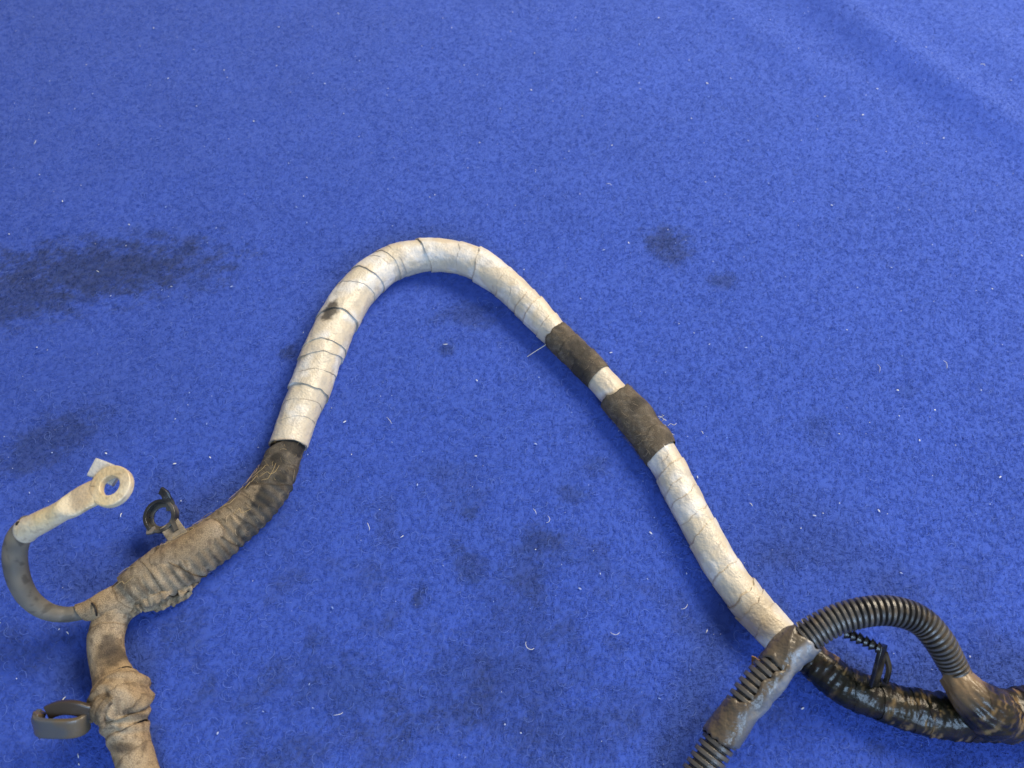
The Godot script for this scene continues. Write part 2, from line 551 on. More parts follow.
# the white sleeve from the left branch over the top to the black section, with two dark bands on it
func harness_white(harness: Node3D) -> void:
	var path := make_path([Vector4(-0.0850, 0.0066, 0.0310, 0.0066), Vector4(-0.0823, 0.0070, 0.0166, 0.0070), Vector4(-0.0791, 0.0073, 0.0042, 0.0073), Vector4(-0.0761, 0.0077, -0.0105, 0.0077), Vector4(-0.0711, 0.0079, -0.0281, 0.0079), Vector4(-0.0642, 0.0077, -0.0432, 0.0077), Vector4(-0.0534, 0.0072, -0.0555, 0.0072), Vector4(-0.0403, 0.0068, -0.0608, 0.0068), Vector4(-0.0271, 0.0068, -0.0608, 0.0068), Vector4(-0.0139, 0.0067, -0.0553, 0.0067), Vector4(-0.0017, 0.0064, -0.0447, 0.0064), Vector4(0.0097, 0.0059, -0.0310, 0.0059), Vector4(0.0186, 0.0054, -0.0198, 0.0054), Vector4(0.0276, 0.0053, -0.0092, 0.0053), Vector4(0.0363, 0.0054, 0.0022, 0.0054), Vector4(0.0442, 0.0057, 0.0141, 0.0057), Vector4(0.0528, 0.0057, 0.0280, 0.0057), Vector4(0.0586, 0.0058, 0.0389, 0.0058), Vector4(0.0626, 0.0059, 0.0502, 0.0059), Vector4(0.0676, 0.0059, 0.0632, 0.0059), Vector4(0.0736, 0.0060, 0.0775, 0.0060), Vector4(0.0809, 0.0060, 0.0898, 0.0060), Vector4(0.0894, 0.0060, 0.1005, 0.0060), Vector4(0.0957, 0.0060, 0.1063, 0.0060)])
	var shape := func(s, phi, r):
		var d := Vector2(sin(phi), cos(phi))
		var k: float = 1.0 + 0.05 * n_mid.get_noise_3d(s * 0.3, d.x * 0.004, d.y * 0.004) + 0.022 * n_fine.get_noise_3d(s * 0.5, d.x * 0.006, d.y * 0.006)
		# creases of the tape
		k += 0.05 * (0.2 - absf(n_mid.get_noise_3d(s * 0.5 + 3.0, d.x * 0.008, d.y * 0.008)))
		return d * r * k
	# lengths along the path at which the bands begin and end
	var b0 := nearest(path, Vector3(0.0173, 0.0060, -0.0204))
	var b1 := nearest(path, Vector3(0.0344, 0.0060, 0.0002))
	var b2 := nearest(path, Vector3(0.0410, 0.0060, 0.0094))
	var b3 := nearest(path, Vector3(0.0564, 0.0060, 0.0340))
	var first := holder("white_sleeve", harness)
	first.set_meta("label", "long white tape sleeve arching over the top")
	tape_round(first, M.white, path, 0.0, b0, 0.0068, 0.0006, shape, white_colour, 88, 0.30, 0.0012)
	var gap := holder("white_sleeve", harness)
	gap.set_meta("label", "short white piece between the two dark bands")
	tape_round(gap, M.white, path, b1 - 0.002, b2 + 0.002, 0.02, 0.0002, shape, white_colour, 80, 0.03)
	var last := holder("white_sleeve", harness)
	last.set_meta("label", "white sleeve running down to the black conduit")
	tape_round(last, M.white, path, b3 - 0.002, path.length, 0.0062, 0.0007, shape, white_colour, 88, 0.30, 0.0016)
	var band_shape := func(s, phi, r):
		var d := Vector2(sin(phi), cos(phi))
		return d * (r + 0.0006 + 0.0005 * n_mid.get_noise_3d(s * 0.4, d.x * 0.005, d.y * 0.005) + 0.0002 * n_fine.get_noise_3d(s, d.x * 0.007, d.y * 0.007))
	var band := holder("dark_tape_band", harness)
	band.set_meta("label", "dark brown cloth tape band nearer the arch")
	tape_round(band, M.dark, path, b0, b1, 0.009, 0.0003, band_shape, dark_colour, 80, 0.05)
	var knob := func(s, phi, r):
		var d := Vector2(sin(phi), cos(phi))
		var x: float = (s - b2) / (b3 - b2)
		# a lump of folded tape sticks out on the far right side, with a notch across it
		var lump := exp(-pow((x - 0.38) / 0.25, 2.0)) + 0.9 * exp(-pow((x - 0.82) / 0.16, 2.0))
		var side: float = pow(maxf(0.0, d.dot(Vector2(-0.90, 0.43))), 1.5)
		return d * (r + 0.0009 + 0.0016 * lump * side + 0.0005 * n_mid.get_noise_3d(s * 0.4, d.x * 0.005, d.y * 0.005) + 0.0002 * n_fine.get_noise_3d(s, d.x * 0.007, d.y * 0.007))
	var band2 := holder("dark_tape_band", harness)
	band2.set_meta("label", "lumpy dark cloth tape band with a frayed corner")
	tape_round(band2, M.dark, path, b2, b3, 0.0105, 0.0004, knob, dark_colour, 80, 0.1, 0.003)
	fuzz(band, path, b0, b1, 260, 0.0006, [Color(0.07, 0.055, 0.04), Color(0.30, 0.25, 0.18)])
	fuzz(band2, path, b2, b3, 450, 0.0011, [Color(0.07, 0.055, 0.04), Color(0.34, 0.28, 0.2)])
	# frayed threads
	var pale := Color(0.6, 0.58, 0.52)
	obj("loose_thread", hair([Vector4(0.0170, 0.0040, -0.0197, 0.0004), Vector4(0.0136, 0.0045, -0.0159, 0.0004), Vector4(0.0099, 0.0030, -0.0140, 0.0004), Vector4(0.0062, 0.0012, -0.0122, 0.0004)], 0.00016, pale), M.lint, harness)
	for k in 9:
		var a := Vector3(Vector3(0.0589, 0.0070, 0.0253)) + Vector3(rng.randf_range(-0.003, 0.002), rng.randf_range(-0.001, 0.002), rng.randf_range(-0.007, 0.004))
		var pts: Array = []
		for i in 4:
			pts.append(Vector4(a.x, a.y, a.z, 0.0001))
			a += Vector3(rng.randf_range(0.0002, 0.0014), rng.randf_range(-0.0008, 0.0008), rng.randf_range(-0.001, 0.001))
		obj("frayed_thread", hair(pts, 0.00010, pale), M.lint, band2)

# frayed fibres of cloth tape: short hairs lying on the tape, mostly along its weave
func fuzz(parent: Node3D, path: Path, s0: float, s1: float, count: int, out: float, shades: Array) -> void:
	var st := SurfaceTool.new()
	st.begin(Mesh.PRIMITIVE_TRIANGLES)
	var w := 0.000035
	var q := Vector3.ZERO
	for i in 5:
		var a2 := 1.1 * (i + 0.5) / 5.0
		var q2 := q + Vector3(cos(a2), 0, sin(a2)) * 0.0019 / 5.0
		q2.y = 0.00022 * sin(PI * (i + 1.0) / 5.0)
		var across := Vector3(-sin(a2), 0, cos(a2)) * w
		var tall := Vector3(0, w * 1.4, 0)
		for quad in [[q - across, q + tall, q2 + tall, q2 - across], [q + tall, q + across, q2 + across, q2 + tall]]:
			for v in [0, 1, 2, 0, 2, 3]:
				st.add_vertex(quad[v])
		q = q2
	st.generate_normals()
	var mm := MultiMesh.new()
	mm.transform_format = MultiMesh.TRANSFORM_3D
	mm.use_colors = true
	mm.mesh = st.commit()
	mm.instance_count = count
	for i in count:
		var s := rng.randf_range(s0, s1)
		var phi := rng.randf_range(-2.2, 2.2)
		var f := path.frame(s)
		var n: Vector3 = f[3] * sin(phi) + f[4] * cos(phi)
		var along: Vector3 = (f[3] * cos(phi) - f[4] * sin(phi))
		var turn := rng.randfn(0.0, 0.5) if rng.randf() < 0.6 else rng.randf() * TAU
		var x := along.rotated(n, turn)
		var k := rng.randf_range(0.4, 1.5)
		mm.set_instance_transform(i, Transform3D(Basis(x * k, n * k, x.cross(n) * k), f[0] + n * (f[1] * 1.0 + out + rng.randf_range(-0.0003, 0.0004))))
		mm.set_instance_color(i, mixc(shades[0], shades[1], pow(rng.randf(), 1.5)))
	var o := MultiMeshInstance3D.new()
	o.name = "frayed_fibres"
	o.multimesh = mm
	o.material_override = M.lint
	tag(o, "", "", "", "stuff")
	parent.add_child(o, true)

func nearest(path: Path, q: Vector3) -> float:
	var best := 0
	for i in path.p.size():
		if path.p[i].distance_squared_to(q) < path.p[best].distance_squared_to(q): best = i
	return best * path.ds

# the lower left branch: dusty cloth tape over ribbed tube, from the white sleeve to the beige trunk
func harness_branch(harness: Node3D) -> void:
	var path := make_path([Vector4(-0.0845, 0.0061, 0.0274, 0.0061), Vector4(-0.0857, 0.0063, 0.0321, 0.0063), Vector4(-0.0874, 0.0067, 0.0425, 0.0067), Vector4(-0.0906, 0.0070, 0.0502, 0.0070), Vector4(-0.0958, 0.0072, 0.0580, 0.0072), Vector4(-0.1025, 0.0075, 0.0649, 0.0075), Vector4(-0.1107, 0.0081, 0.0725, 0.0081), Vector4(-0.1188, 0.0083, 0.0786, 0.0083), Vector4(-0.1249, 0.0079, 0.0831, 0.0079), Vector4(-0.1298, 0.0074, 0.0867, 0.0074)])
	var shape := func(s, phi, r):
		var d := Vector2(sin(phi), cos(phi))
		var ribs: float = 0.5 + 0.5 * sin(s * TAU / 0.0029)
		# the ribs of the tube show through on the right and lower side
		var where: float = ss(0.012, 0.018, s) * (1.0 - ss(0.070, 0.082, s)) * ss(0.25, 0.6, -d.dot(Vector2(1.0, -0.25)))
		var k: float = 1.0 + 0.035 * n_mid.get_noise_3d(s * 0.3, d.x * 0.005, d.y * 0.005) + 0.022 * n_fine.get_noise_3d(s * 1.1, d.x * 0.0014, d.y * 0.0014)
		return d * (r * k + 0.00055 * ribs * where)
	var branch := holder("branch_wrap", harness)
	branch.set_meta("label", "wrinkled dusty brown cloth tape over a ribbed tube")
	tape_round(branch, M.branch, path, 0.004, path.length, 0.0075, 0.0006, shape, branch_colour, 84, 0.4, 0.0016)
	fuzz(branch, path, 0.003, 0.03, 160, 0.0003, [Color(0.05, 0.042, 0.033), Color(0.42, 0.32, 0.17)])
	fuzz(branch, path, 0.03, path.length, 260, 0.0003, [Color(0.15, 0.115, 0.07), Color(0.60, 0.48, 0.31)])
	# flat strap of the clip, taped along the top
	var strap := make_path([Vector4(-0.1219, 0.0160, 0.0792, 0.0030), Vector4(-0.1192, 0.0166, 0.0780, 0.0030), Vector4(-0.1137, 0.0170, 0.0747, 0.0031), Vector4(-0.1079, 0.0166, 0.0703, 0.0031), Vector4(-0.1039, 0.0160, 0.0668, 0.0031), Vector4(-0.1022, 0.0150, 0.0647, 0.0031)])
	obj("clip_strap", sweep(strap, 0.0, strap.length, 0.0005, 48, func(s, phi, r):
		var o: Vector2 = box_shape(0.0046, 0.0010, 4.5).call(s, phi, r)
		return o * (1.0 + 0.10 * n_mid.get_noise_3d(s * 0.4, phi * 0.002, 0.0)) - Vector2(0, 0.0022 * pow(absf(o.x) / 0.0046, 2.0)),
		func(s, phi, q): return beige_colour(s, phi, q, 0.01) * 0.8), M.branch, branch)
	# torn edge of the tape on the lower side: flaps standing off over the dark inside
	for pts in [[Vector4(-0.1299, 0.0090, 0.0919, 0.0017), Vector4(-0.1237, 0.0120, 0.0900, 0.0017), Vector4(-0.1181, 0.0120, 0.0880, 0.0020), Vector4(-0.1141, 0.0100, 0.0847, 0.0017)], [Vector4(-0.1208, 0.0060, 0.0891, 0.0014), Vector4(-0.1171, 0.0055, 0.0883, 0.0014), Vector4(-0.1140, 0.0035, 0.0867, 0.0014), Vector4(-0.1117, 0.0030, 0.0852, 0.0014)], [Vector4(-0.1149, 0.0090, 0.0858, 0.0014), Vector4(-0.1120, 0.0070, 0.0835, 0.0014), Vector4(-0.1107, 0.0040, 0.0812, 0.0014), Vector4(-0.1097, 0.0030, 0.0792, 0.0014)], [Vector4(-0.1243, 0.0070, 0.0900, 0.0014), Vector4(-0.1217, 0.0045, 0.0907, 0.0014), Vector4(-0.1196, 0.0030, 0.0907, 0.0014)]]:
		var flap := make_path(pts)
		obj("torn_flap", sweep(flap, 0.0, flap.length, 0.0004, 36, func(s, phi, r):
			var x: float = s / flap.length
			var wide: float = r * (1.9 - 1.6 * x * x) * (1.0 + 0.5 * n_fine.get_noise_2d(s * 1.2, sign(sin(phi)) * 0.02))
			var o: Vector2 = box_shape(wide, 0.00026, 3.0).call(s, phi, r)
			return o + Vector2(0, -0.0012 * pow(o.x / maxf(wide, 0.0003), 2.0) + 0.0008 * n_fine.get_noise_2d(s * 0.6, o.x)), func(s, phi, q): return branch_colour(s + 0.1, phi, q, 0.01)), M.branch, branch)
	# pale threads pulled out of the cloth
	for k in 20:
		var s0 := rng.randf_range(0.008, 0.075)
		var phi := rng.randf_range(-0.7, 0.9)
		var pts: Array = []
		for i in 5:
			var f := path.frame(s0)
			var q: Vector3 = f[0] + (f[3] * sin(phi) + f[4] * cos(phi)) * (f[1] + 0.0009)
			pts.append(Vector4(q.x, q.y, q.z, 0.0001))
			s0 += rng.randf_range(-0.001, 0.0035)
			phi += rng.randf_range(-0.05, 0.22)
		obj("pulled_thread", hair(pts, 0.00008, Color(0.42, 0.31, 0.15)), M.lint, branch)

# beige trunk going out of the frame at the lower left
func harness_trunk(harness: Node3D) -> void:
	var path := make_path([Vector4(-0.1250, 0.0066, 0.0816, 0.0066), Vector4(-0.1303, 0.0067, 0.0872, 0.0067), Vector4(-0.1346, 0.0061, 0.0915, 0.0061), Vector4(-0.1364, 0.0056, 0.0974, 0.0056), Vector4(-0.1358, 0.0054, 0.1039, 0.0054), Vector4(-0.1332, 0.0055, 0.1100, 0.0055), Vector4(-0.1293, 0.0065, 0.1158, 0.0065), Vector4(-0.1249, 0.0088, 0.1217, 0.0088), Vector4(-0.1235, 0.0073, 0.1262, 0.0073), Vector4(-0.1210, 0.0058, 0.1325, 0.0058), Vector4(-0.1173, 0.0055, 0.1393, 0.0055), Vector4(-0.1123, 0.0054, 0.1476, 0.0054), Vector4(-0.1058, 0.0053, 0.1578, 0.0053)])
	var bulge := nearest(path, Vector3(-0.1251, 0.0080, 0.1221))
	var shape := func(s, phi, r):
		var d := Vector2(sin(phi), cos(phi))
		var near := exp(-pow((s - bulge - 0.001) / 0.008, 2.0))
		var folds: float = near * 0.0008 * sin((s + 0.0012 * sin(phi * 2.0 + 1.0)) * TAU / 0.0042 + phi * 0.6)
		var k: float = 1.0 + 0.06 * n_mid.get_noise_3d(s * 0.25, d.x * 0.005, d.y * 0.005) + 0.025 * n_fine.get_noise_3d(s * 0.5, d.x * 0.006, d.y * 0.006)
		return d * (r * k + folds)
	var trunk := holder("beige_trunk", harness)
	trunk.set_meta("label", "tan taped trunk leaving the picture at the bottom left")
	tape_round(trunk, M.beige, path, 0.0, bulge - 0.007, 0.017, 0.00025, shape, beige_colour, 80, 0.1, 0.001)
	tape_round(trunk, M.beige, path, bulge - 0.007, bulge + 0.009, 0.0052, 0.0005, shape, beige_colour, 80, 0.25, 0.002)
	tape_round(trunk, M.beige, path, bulge + 0.009, path.length, 0.013, 0.0003, shape, beige_colour, 80, 0.1, 0.001)

# raised battery cable with a ring terminal
func harness_cable(harness: Node3D) -> void:
	var path := make_path([Vector4(-0.1377, 0.0095, 0.0920, 0.0027), Vector4(-0.1412, 0.0100, 0.0931, 0.0027), Vector4(-0.1456, 0.0100, 0.0945, 0.0025), Vector4(-0.1502, 0.0110, 0.0952, 0.0026), Vector4(-0.1543, 0.0150, 0.0947, 0.0029), Vector4(-0.1573, 0.0210, 0.0920, 0.0032), Vector4(-0.1581, 0.0280, 0.0875, 0.0035), Vector4(-0.1575, 0.0340, 0.0822, 0.0036), Vector4(-0.1548, 0.0390, 0.0780, 0.0036), Vector4(-0.1502, 0.0430, 0.0748, 0.0031)])
	var grime := func(s, phi, q):
		var c := mixc(Color(0.105, 0.098, 0.085), Color(0.19, 0.17, 0.135), ss(-0.3, 0.4, n_mid.get_noise_3dv(q * 0.25)))
		c = mixc(c, Color(0.33, 0.26, 0.165), 0.75 * ss(-0.15, 0.3, n_mid.get_noise_3dv(q * 0.2 + Vector3(0, 0.4, 0))) )
		return mixc(c, Color(0.05, 0.045, 0.04), 0.6 * ss(0.2, 0.5, n_fine.get_noise_3dv(q * 0.5)))
	var cable := obj("battery_cable", sweep(path, 0.0, path.length, 0.0006, 40, tube_shape(0.02, 0.01), grime), M.rubber, harness)
	var collar := make_path([Vector4(-0.1336, 0.0080, 0.0896, 0.0051), Vector4(-0.1368, 0.0090, 0.0912, 0.0047), Vector4(-0.1396, 0.0100, 0.0928, 0.0039), Vector4(-0.1424, 0.0100, 0.0938, 0.0033), Vector4(-0.1446, 0.0100, 0.0943, 0.0030)])
	tape_round(cable, M.beige, collar, 0.0, collar.length, 0.005, 0.0003, tube_shape(0.06, 0.03), beige_colour, 48, 0.2)
	var tie := make_path([Vector4(-0.1416, 0.0120, 0.0910, 0.0003), Vector4(-0.1382, 0.0150, 0.0934, 0.0003), Vector4(-0.1375, 0.0140, 0.0951, 0.0003), Vector4(-0.1388, 0.0100, 0.0961, 0.0003)])
	obj("dark_cord", sweep(tie, 0.0, tie.length, 0.0004, 12, func(s, phi, _r): return round_(s, phi, 0.00035), one(Color(0.03, 0.025, 0.02))), M.dark, cable)
	# terminal: crimped barrel flattened into a neck, then a thick ring with a bent locating tab
	var root := holder("ring_terminal", harness)
	root.set_meta("label", "crimped metal ring terminal on the raised cable end")
	var neck_from: float = Vector3(-0.1358, 0.0490, 0.0712).x
	var neck_to: float = Vector3(-0.1282, 0.0500, 0.0670).x
	var tin := func(s, phi, q):
		var c := mixc(Color(0.60, 0.48, 0.27), Color(0.66, 0.57, 0.40), ss(-0.2, 0.4, n_mid.get_noise_3dv(q * 0.3)))
		c = mixc(c, Color(0.36, 0.22, 0.10), (0.5 if q.x > neck_from and q.x < neck_to else 0.25) * ss(-0.1, 0.35, n_mid.get_noise_3dv(q * 0.3 + Vector3(0.5, 0, 0))))
		return mixc(c, Color(0.22, 0.15, 0.08), 0.4 * ss(0.15, 0.5, n_fine.get_noise_3dv(q)))
	var body := make_path([Vector4(-0.1519, 0.0415, 0.0769, 0.0037), Vector4(-0.1489, 0.0435, 0.0763, 0.0037), Vector4(-0.1443, 0.0455, 0.0748, 0.0036), Vector4(-0.1392, 0.0475, 0.0729, 0.0034), Vector4(-0.1350, 0.0490, 0.0711, 0.0032), Vector4(-0.1316, 0.0500, 0.0693, 0.0028), Vector4(-0.1290, 0.0504, 0.0680, 0.0025), Vector4(-0.1273, 0.0504, 0.0672, 0.0025)])
	var blen := body.length
	obj("barrel", sweep(body, 0.0, blen, 0.0004, 48, func(s, phi, r):
		var x: float = s / blen
		var flat := ss(0.55, 0.74, x)
		var a: float = lerpf(r, 0.0043, flat)
		var b: float = lerpf(r * 0.95, 0.0012, flat)
		var o: Vector2 = box_shape(a, b, lerpf(2.0, 4.0, flat)).call(s, phi, r)
		var lip := 1.0 + 0.10 * exp(-pow((x - 0.03) / 0.05, 2.0))
		var dent := 1.0 - 0.10 * exp(-pow((x - 0.45) / 0.10, 2.0)) * maxf(0.0, cos(phi))
		return o * lip * dent, tin), M.metal, root)
	var hole := make_path([Vector4(0, 0, 0, 0), Vector4(0, 0.0006, 0, 0)])
	var hole_bead := SphereMesh.new()
	hole_bead.radius = 0.0008; hole_bead.height = 0.0008; hole_bead.radial_segments = 16; hole_bead.rings = 8
	var pm := StandardMaterial3D.new()
	pm.albedo_color = Color(0.02, 0.015, 0.01).linear_to_srgb()  # solid black bead: paints the shade of a small hole, nothing is cut
	var at_hole := body.frame(0.0022)
	obj("painted_hole", hole_bead, pm, root).position = at_hole[0] + (at_hole[4] * 0.95 - at_hole[3] * 0.28) * 0.0036
	var ring_path: Array = []
	var c0 := Vector3(-0.1234, 0.0510, 0.0660)
	var axis_ := Vector3(-0.09, 0.96, 0.10).normalized()
	var e1 := axis_.cross(Vector3.FORWARD).normalized()
	var e2 := e1.cross(axis_).normalized()
	for k in 25:
		var a := TAU * k / 24.0
		var q: Vector3 = c0 + (e1 * cos(a) + e2 * sin(a)) * 0.0048
		ring_path.append(Vector4(q.x, q.y, q.z, 0.001))
	obj("ring", strip(ring_path, 0.00175, 0.0014, axis_, tin), M.metal, root)
	obj("locating_tab", strip([Vector4(-0.1236, 0.0485, 0.0620, 0.0009), Vector4(-0.1255, 0.0490, 0.0612, 0.0009), Vector4(-0.1281, 0.0500, 0.0603, 0.0009), Vector4(-0.1316, 0.0505, 0.0592, 0.0009)], 0.0030, 0.0013, Vector3(0.1, 0.95, 0.2).normalized(), func(s, phi, q): return Color(0.42, 0.41, 0.38) * (1.0 + 0.3 * n_mid.get_noise_3dv(q))), M.metal, root)

func ring_points(at: Vector3, axis_: Vector3, r: float, a0: float, a1: float, n: int, squash := 1.0, corner := 2.0) -> Array:
	var e1 := axis_.cross(Vector3.FORWARD).normalized()
	var e2 := e1.cross(axis_).normalized()
	var out: Array = []
	for k in n + 1:
		var a := lerpf(a0, a1, float(k) / n)
		var square := pow(pow(absf(cos(a)), corner) + pow(absf(sin(a)), corner), -1.0 / corner)
		var q: Vector3 = at + (e1 * cos(a) + e2 * sin(a) * squash) * r * square
		out.append(Vector4(q.x, q.y, q.z, 0.001))
	return out

func harness_clips(harness: Node3D) -> void:
	var black := func(s, phi, q): return mixc(Color(0.020, 0.020, 0.021), Color(0.13, 0.12, 0.10), 0.7 * ss(0.05, 0.5, n_mid.get_noise_3dv(q * 0.5)))
	var a := holder("edge_clip", harness)
	a.set_meta("label", "small black ring clip beside the brown tape")
	var up := Vector3(-0.12, 0.95, 0.22).normalized()
	var at := Vector3(-0.1253, 0.0100, 0.0604)
	obj("ring", strip(ring_points(at, up, 0.0054, -1.0, TAU - 1.35, 24), 0.00065, 0.0017, up, black), M.plastic, a)
	obj("inner_lip", strip(ring_points(at - up * 0.0010, up, 0.0041, 0.0, TAU, 24), 0.0007, 0.0005, up, black), M.plastic, a)
	obj("hook", strip([Vector4(-0.1228, 0.0090, 0.0576, 0.0007), Vector4(-0.1223, 0.0120, 0.0561, 0.0007), Vector4(-0.1229, 0.0140, 0.0550, 0.0007), Vector4(-0.1234, 0.0150, 0.0538, 0.0007), Vector4(-0.1253, 0.0155, 0.0525, 0.0007)], 0.0015, 0.0006, Vector3(0.2, 0.5, 0.84), black), M.plastic, a)
	obj("nub", strip([Vector4(-0.1265, 0.0090, 0.0647, 0.0007), Vector4(-0.1281, 0.0090, 0.0655, 0.0007), Vector4(-0.1298, 0.0090, 0.0658, 0.0007)], 0.0011, 0.0007, Vector3.UP, func(s, phi, q): return Color(0.16, 0.14, 0.12)), M.plastic, a)
	obj("foot", strip([Vector4(-0.1223, 0.0090, 0.0628, 0.0011), Vector4(-0.1191, 0.0110, 0.0662, 0.0011), Vector4(-0.1145, 0.0150, 0.0708, 0.0010), Vector4(-0.1123, 0.0160, 0.0733, 0.0010)], 0.0034, 0.0007, Vector3.UP, func(s, phi, q): return Color(0.40, 0.36, 0.29) * (1.0 + 0.4 * n_mid.get_noise_3dv(q))), M.beige, a)
	obj("latch", strip([Vector4(-0.1207, 0.0110, 0.0621, 0.0007), Vector4(-0.1186, 0.0120, 0.0650, 0.0007), Vector4(-0.1171, 0.0130, 0.0669, 0.0007)], 0.0008, 0.0006, Vector3.UP, black), M.plastic, a)
	var b := holder("edge_clip", harness)
	b.set_meta("label", "open grey plastic band clip on the beige trunk")
	var axis_ := Vector3(0.05, 0.70, -0.71).normalized()
	var grey := func(s, phi, q): return mixc(Color(0.085, 0.090, 0.095), Color(0.12, 0.095, 0.066), ss(-0.1, 0.4, n_mid.get_noise_3dv(q * 0.4)))
	var c := Vector3(-0.1395, 0.0130, 0.1281)
	obj("band", strip(ring_points(c, axis_, 0.0074, -3.1, 0.25, 30, 0.55, 3.0), 0.0009, 0.0032, axis_, grey), M.plastic, b)
	obj("end_flange", strip([Vector4(-0.1443, 0.0120, 0.1325, 0.0009), Vector4(-0.1457, 0.0130, 0.1304, 0.0009), Vector4(-0.1462, 0.0150, 0.1283, 0.0009), Vector4(-0.1457, 0.0160, 0.1262, 0.0009)], 0.0016, 0.0013, Vector3(0.8, 0.3, 0.5).normalized(), func(s, phi, q): return Color(0.13, 0.095, 0.06)), M.plastic, b)
	obj("back_tab", strip([Vector4(-0.1432, 0.0160, 0.1262, 0.0009), Vector4(-0.1393, 0.0170, 0.1251, 0.0009), Vector4(-0.1350, 0.0170, 0.1251, 0.0009), Vector4(-0.1308, 0.0150, 0.1260, 0.0009), Vector4(-0.1285, 0.0130, 0.1264, 0.0009)], 0.0022, 0.0009, Vector3(0, 0.8, 0.6).normalized(), func(s, phi, q): return Color(0.05, 0.038, 0.028)), M.plastic, b)
	for pts in [[Vector4(-0.1303, 0.0140, 0.1224, 0.0009), Vector4(-0.1312, 0.0150, 0.1243, 0.0009), Vector4(-0.1318, 0.0140, 0.1262, 0.0009), Vector4(-0.1309, 0.0120, 0.1285, 0.0009)], [Vector4(-0.1266, 0.0170, 0.1220, 0.0009), Vector4(-0.1280, 0.0175, 0.1241, 0.0009), Vector4(-0.1285, 0.0170, 0.1266, 0.0009), Vector4(-0.1283, 0.0140, 0.1288, 0.0009)], [Vector4(-0.1231, 0.0200, 0.1233, 0.0009), Vector4(-0.1246, 0.0200, 0.1255, 0.0009), Vector4(-0.1254, 0.0190, 0.1280, 0.0009), Vector4(-0.1255, 0.0160, 0.1302, 0.0009)]]:
		obj("gathered_fold", strip(pts, 0.0013, 0.0008, Vector3(-0.5, 0.8, 0.2).normalized(), func(s, phi, q): return beige_colour(s, phi, q, 0.01) * (0.65 if int(s * 1000.0) % 3 else 0.45)), M.beige, b)

